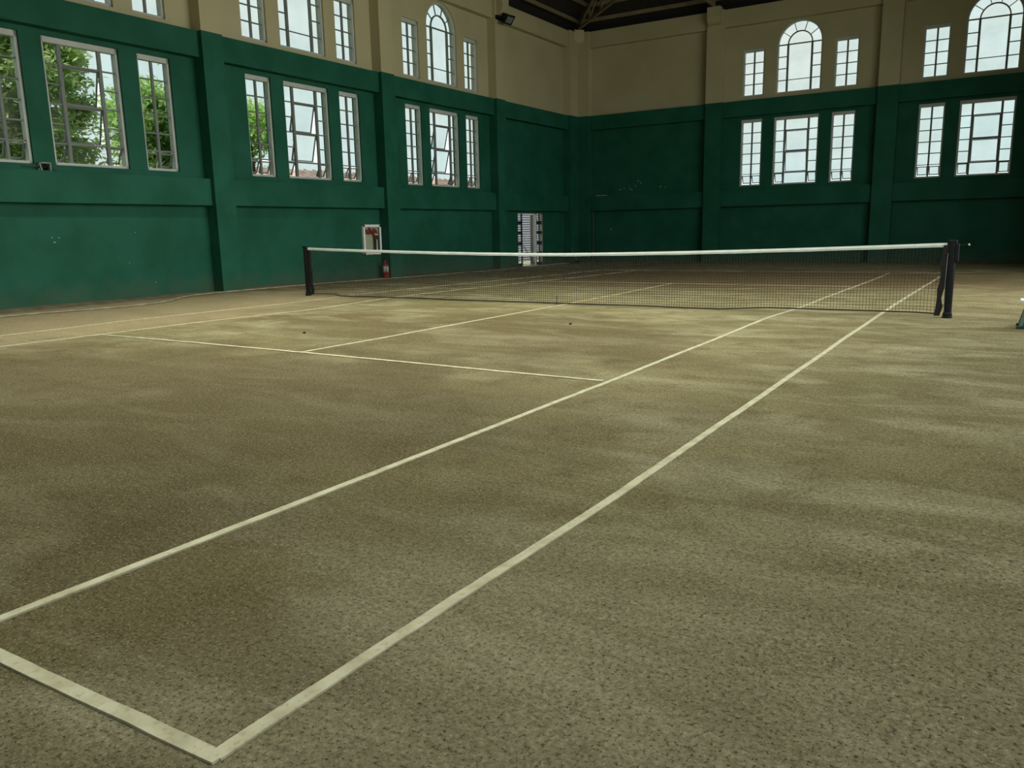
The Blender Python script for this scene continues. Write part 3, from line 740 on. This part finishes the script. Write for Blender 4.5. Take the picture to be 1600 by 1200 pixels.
# ------------------------------------------------------------------ floodlight on the third pilaster of the left wall
fl = empty('floodlight', (-XL+.01, 12.80, 8.78)); tag(fl, 'black floodlight with a grey glass, high on the pilaster near the far corner', 'floodlight')
RF = Matrix.Translation((.33, .02, -.02)) @ Matrix.Rotation(math.radians(-8), 4, 'Z') @ Matrix.Rotation(math.radians(38), 4, 'Y')
hb = MB()
P0 = [(.10, -.20, -.15), (.10, .20, -.15), (.10, .20, .15), (.10, -.20, .15)]; P1 = [(-.16, -.12, -.10), (-.16, .12, -.10), (-.16, .12, .10), (-.16, -.12, .10)]
for j in range(4): hb.quad([P0[j], P0[(j+1) % 4], P1[(j+1) % 4], P1[j]])
hb.quad(P1); hb.box((.10, -.22, -.17), (.13, .22, .17)); hb.map(lambda q: RF @ Vector(q)); hs_ = hb.build('lamp_housing', BLACK, fl)
b = MB(); b.box((.131, -.15, -.11), (.136, .15, .11)); b.map(lambda q: RF @ Vector(q)); b.build('front_glass', LENS, fl)
b = MB(); b.bar((0, -.22, .02), (.34, -.23, -.01), .03, .05); b.bar((0, .22, .02), (.34, .26, -.01), .03, .05); b.box((0, -.24, -.05), (.02, .24, .09)); b.build('bracket', BLACK, fl)

# ------------------------------------------------------------------ small grey bracket on the sill band
br = empty('wall_bracket', (-PX+.02, -3.86, 2.72)); tag(br, 'small grey metal bracket on the sill band between the first two left windows', 'bracket')
b = MB(); b.box((.0, -.10, .14), (.14, .10, .165)); b.box((.0, -.10, 0), (.02, -.07, .15)); b.box((.0, .07, 0), (.14, .10, .15)); b.bar((.12, -.09, 0), (.12, -.12, .15), .03, .025); b.build('bracket_frame', GREYP, br, bevel=.003)
b = MB(); b.tube([(.04, -.09, .085), (.05, 0, .07), (.04, .09, .06)], .03, 10); b.build('spool', BLACK, br, smooth=True)
b = MB(); b.tube([(.02, -.10, .09), (.0, -.22, .09), (.0, -.40, .095)], .010, 6); b.build('wire', PIPEM, br)
b = MB(); b.tube([(.02, .10, .06), (.02, .18, .07), (.05, .30, .01)], .008, 6); b.build('wire', PIPEM, br)

# ------------------------------------------------------------------ hose along the foot of the left wall
pts = [(-8.42, -9.5), (-8.45, -8.0), (-8.35, -6.6), (-8.28, -5.7), (-8.25, -5.0), (-8.0, -4.24), (-7.9, -3.53), (-7.98, -2.84), (-8.3, -2.19), (-8.85, -1.5), (-9.15, -.95), (-9.22, -.2), (-9.2, .6), (-9.24, 2.0), (-9.3, 4.0), (-9.22, 6.4), (-9.24, 8.5), (-9.3, 10.5), (-9.2, 12.6), (-9.25, 14.0)]
b = MB(); dense = []
for i in range(len(pts)-1):
    for k in range(4):
        t = k/4; x = pts[i][0]*(1-t)+pts[i+1][0]*t; y = pts[i][1]*(1-t)+pts[i+1][1]*t; dense.append((x, y, fz(x, y)+.022))
b.tube(dense, .018, 6); o = b.build('garden_hose', CABLE); tag(o, 'thin dusty hose snaking along the foot of the left wall', 'hose')
# dirt swept against the wall bases
for (x0, y0, x1, y1, w) in ((-9.64, -19.2, -9.64, 14.3, .55), (-9.2, 19.29, 9.6, 19.29, .5)):
    b = MB(); n = 80
    def rowp(t):
        x, y = x0+(x1-x0)*t, y0+(y1-y0)*t; ww = w*(1+.35*mnoise.noise(Vector((x*.7, y*.7, 3)))); h = .05*(1+.6*mnoise.noise(Vector((x*1.1, y*1.1, 8))))
        dx, dy = ((1, 0) if x0 == x1 else (0, -1)); z = fz(x, y)
        return [(x, y, z+h), (x+dx*ww*.4, y+dy*ww*.4, z+h*.8), (x+dx*ww, y+dy*ww, z-.015)]
    for k in range(n):
        A_, B_ = rowp(k/n), rowp((k+1)/n)
        for q in range(2): b.quad([A_[q], A_[q+1], B_[q+1], B_[q]])
    b.build('swept_clay_bank', CLAYD, floor, smooth=True)

# ------------------------------------------------------------------ marks on the walls (chipped paint), conduit, tools
def flecks(name, wall, spots, parent):
    b = MB(); rnd = random.Random(3)
    for s, z, w, h in spots:
        n = 7; P = []
        for k in range(n):
            a = 2*math.pi*k/n; rr = rnd.uniform(.6, 1); P.append((s+w*rr*math.cos(a), -.003, z+h*rr*math.sin(a)))
        b.quad(P)
    b.map(MAPS[wall]); return b.build(name, SCUFF, parent)
flecks('chipped_paint', 'left', [(-3.84, 1.40, .012, .022), (-3.70, 1.40, .022, .012), (-3.80, 1.31, .03, .014), (-1.98, 1.485, .014, .012), (-1.6, .35, .02, .01), (-2.2, .82, .012, .01)], walls['left'])
flecks('chipped_paint', 'far', [(-7.48, 2.95, .08, .02), (-7.30, 2.99, .05, .012), (-7.05, 3.0, .012, .07), (-6.95, 2.93, .03, .05), (-6.78, 3.07, .012, .06), (-6.66, 3.27, .04, .03), (-6.54, 3.18, .02, .045), (-5.66, 3.0, .035, .03), (-5.47, 2.96, .025, .02), (-7.9, 1.3, .02, .05)], walls['far'])
b = MB(); b.tube([(-8.74, YF+.28, -.1), (-8.74, YF+.28, 2.08)], .022, 8); o = b.build('conduit_pipe', PIPEM); tag(o, 'thin vertical grey conduit right of the dark far corner column', 'pipe')
b = MB(); b.box((-8.5, 19.03, 2.722), (-8.0, 19.12, 2.745)); o = b.build('wooden_lath', SCUFF); tag(o, 'thin pale strip lying on the sill band of the far wall near the corner', 'strip')
bro = empty('court_broom', (-9.05, 18.1, -.11)); tag(bro, 'small dark broom leaning in the far left corner', 'broom')
b = MB(); b.tube([(.12, -.05, .12), (-.22, .08, .62)], .014, 8); b.build('broom_handle', GREYP, bro)
b = MB(); b.bar((.13, -.22, .10), (.13, .12, .10), .05, .05); b.build('broom_head', BLACK, bro)
b = MB()
for k in range(14): b.bar((.13, -.21+.024*k, .08), (.15+.01*(k % 3), -.215+.025*k, .005), .012, .02)
b.build('bristles', SIDEB, bro)
for (x, y, r_, lb) in ((1.71, -2.73, .022, 'small dark stone on the clay before the net centre'), (-1.27, -5.07, .022, 'small dark stone near the near centre line')):
    b = MB(); b.lathe((x, y, -.005), [(r_*.6, 0), (r_, .4*r_), (r_*.95, .9*r_), (r_*.5, 1.3*r_)], 8); b.map(lambda q: (q[0]+.006*mnoise.noise(Vector(q)*60), q[1], q[2]))
    o = b.build('stone', BLACK); tag(o, lb, 'stone')

# ------------------------------------------------------------------ bench at the right edge
bn = empty('bench', (7.225, -.80, 0)); tag(bn, 'low bench with a white seat board and dark green legs at the right edge', 'bench')
b = MB(); b.box((0, -.16, .325), (1.5, .16, .36)); b.build('seat_board', WHITE, bn, bevel=.006)
for lx in (.06, 1.35):
    for s in (-1, 1):
        b = MB(); b.bar((lx+.05, s*.06, .325), (lx-.02, s*.20, .02), .05, .07); b.box((lx-.08, s*.20-.05, 0), (lx+.06, s*.20+.05, .03)); b.build('leg', LTGREEN, bn)
b = MB(); b.bar((.12, 0, .20), (1.38, 0, .20), .05, .06); b.build('stretcher', LTGREEN, bn)

# ------------------------------------------------------------------ outside: ground, low building, wing, trees
b = MB(); b.quad([(-90, -90, -.25), (90, -90, -.25), (90, 90, -.25), (-90, 90, -.25)]); g = b.build('ground_outside', GRASSM); tag(g, 'ground outside the hall', 'ground', kind='structure')
ho = empty('low_building', (-19, 0, -.2)); tag(ho, 'low outbuilding with a red-brown roof seen through the bottom panes of the left windows', 'building')
b = MB(); b.box((-2.2, 6.5, 0), (2.0, 40, 3.55)); b.build('building_wall', WHITE, ho)
b = MB()
for k in range(67):
    y0 = 6.3+.5*k; b.quad([(2.3, y0, 3.5), (2.3, y0+.5, 3.5), (0, y0+.5, 4.25), (0, y0, 4.25)]); b.quad([(0, y0, 4.25), (0, y0+.5, 4.25), (-2.4, y0+.5, 3.5), (-2.4, y0, 3.5)])
    b.bar((2.3, y0, 3.53), (0, y0, 4.28), .04, .05)
b.build('building_roof', REDROOF, ho)
b = MB(); b.bar((2.32, 6.3, 3.5), (2.32, 39.8, 3.5), .12, .16); b.build('gutter', WHITE, ho)
b = MB(); b.box((-11.03, 13.45, -.2), (-9.94, 13.65, 9.6)); o = b.build('buttress_wall', BEIGE); tag(o, 'beige outer buttress wall seen through the last left windows', 'wall')

def tree(name, cx, cy, cz, rx, ry, rz, n, m, label, seed, holes=.0):
    rnd = random.Random(seed); t = empty(name, (cx, cy, -.25)); tag(t, label, 'tree', group='trees outside the left windows')
    b = MB(); H = cz+.25
    b.tube([(0, 0, 0), (.1, .05, H*.3), (-.05, .1, H*.65), (0, 0, H*1.1)], [.22, .17, .12, .05], 8)
    for k in range(9):
        a = rnd.uniform(0, 6.28); z0 = H*rnd.uniform(.45, .85); L = rnd.uniform(.5, .85)
        b.tube([(0, 0, z0), (rx*L*.5*math.cos(a), ry*L*.5*math.sin(a), z0+rz*.25), (rx*L*math.cos(a), ry*L*math.sin(a), z0+rz*.35)], [.07, .045, .02], 6)
    b.build('trunk', BARK, t)
    f = MB(); clumps = []
    for k in range(150):
        while True:
            q = Vector((rnd.uniform(-1, 1), rnd.uniform(-1, 1), rnd.uniform(-1, 1)))
            if .25 < q.length < 1: break
        clumps.append((Vector((q.x*rx, q.y*ry, q.z*rz)), rnd.uniform(.28, .55)))
    for k in range(n):
        c, r_ = clumps[rnd.randrange(len(clumps))]
        d = Vector((rnd.gauss(0, 1), rnd.gauss(0, 1), rnd.gauss(0, .7))); q = c+d*r_*.55+Vector((0, 0, H))
        s = rnd.uniform(.04, .085); u = Vector((rnd.gauss(0, 1), rnd.gauss(0, 1), rnd.gauss(0, .6))).normalized(); v = u.cross(Vector((rnd.gauss(0, .5), rnd.gauss(0, .5), 1))).normalized()
        f.quad([q-u*s*1.5, q-v*s*.6, q+u*s*1.5, q+v*s*.6])
    f.build('foliage', m, t)
    return t
tree('broadleaf_tree', -15.4, -2.3, 5.2, 2.5, 2.9, 3.1, 90000, LEAF_A, 'large leafy tree filling the nearest left windows', 1)
tree('broadleaf_tree', -12.0, .35, 4.0, .75, 1.0, 1.1, 12000, LEAF_B, 'bright green smaller tree behind the narrow window by the first pilaster', 2)
tree('broadleaf_tree', -14.5, 5.6, 4.75, .7, .75, .9, 3500, LEAF_B, 'sparse young tree behind the left narrow window of the middle bay', 5)
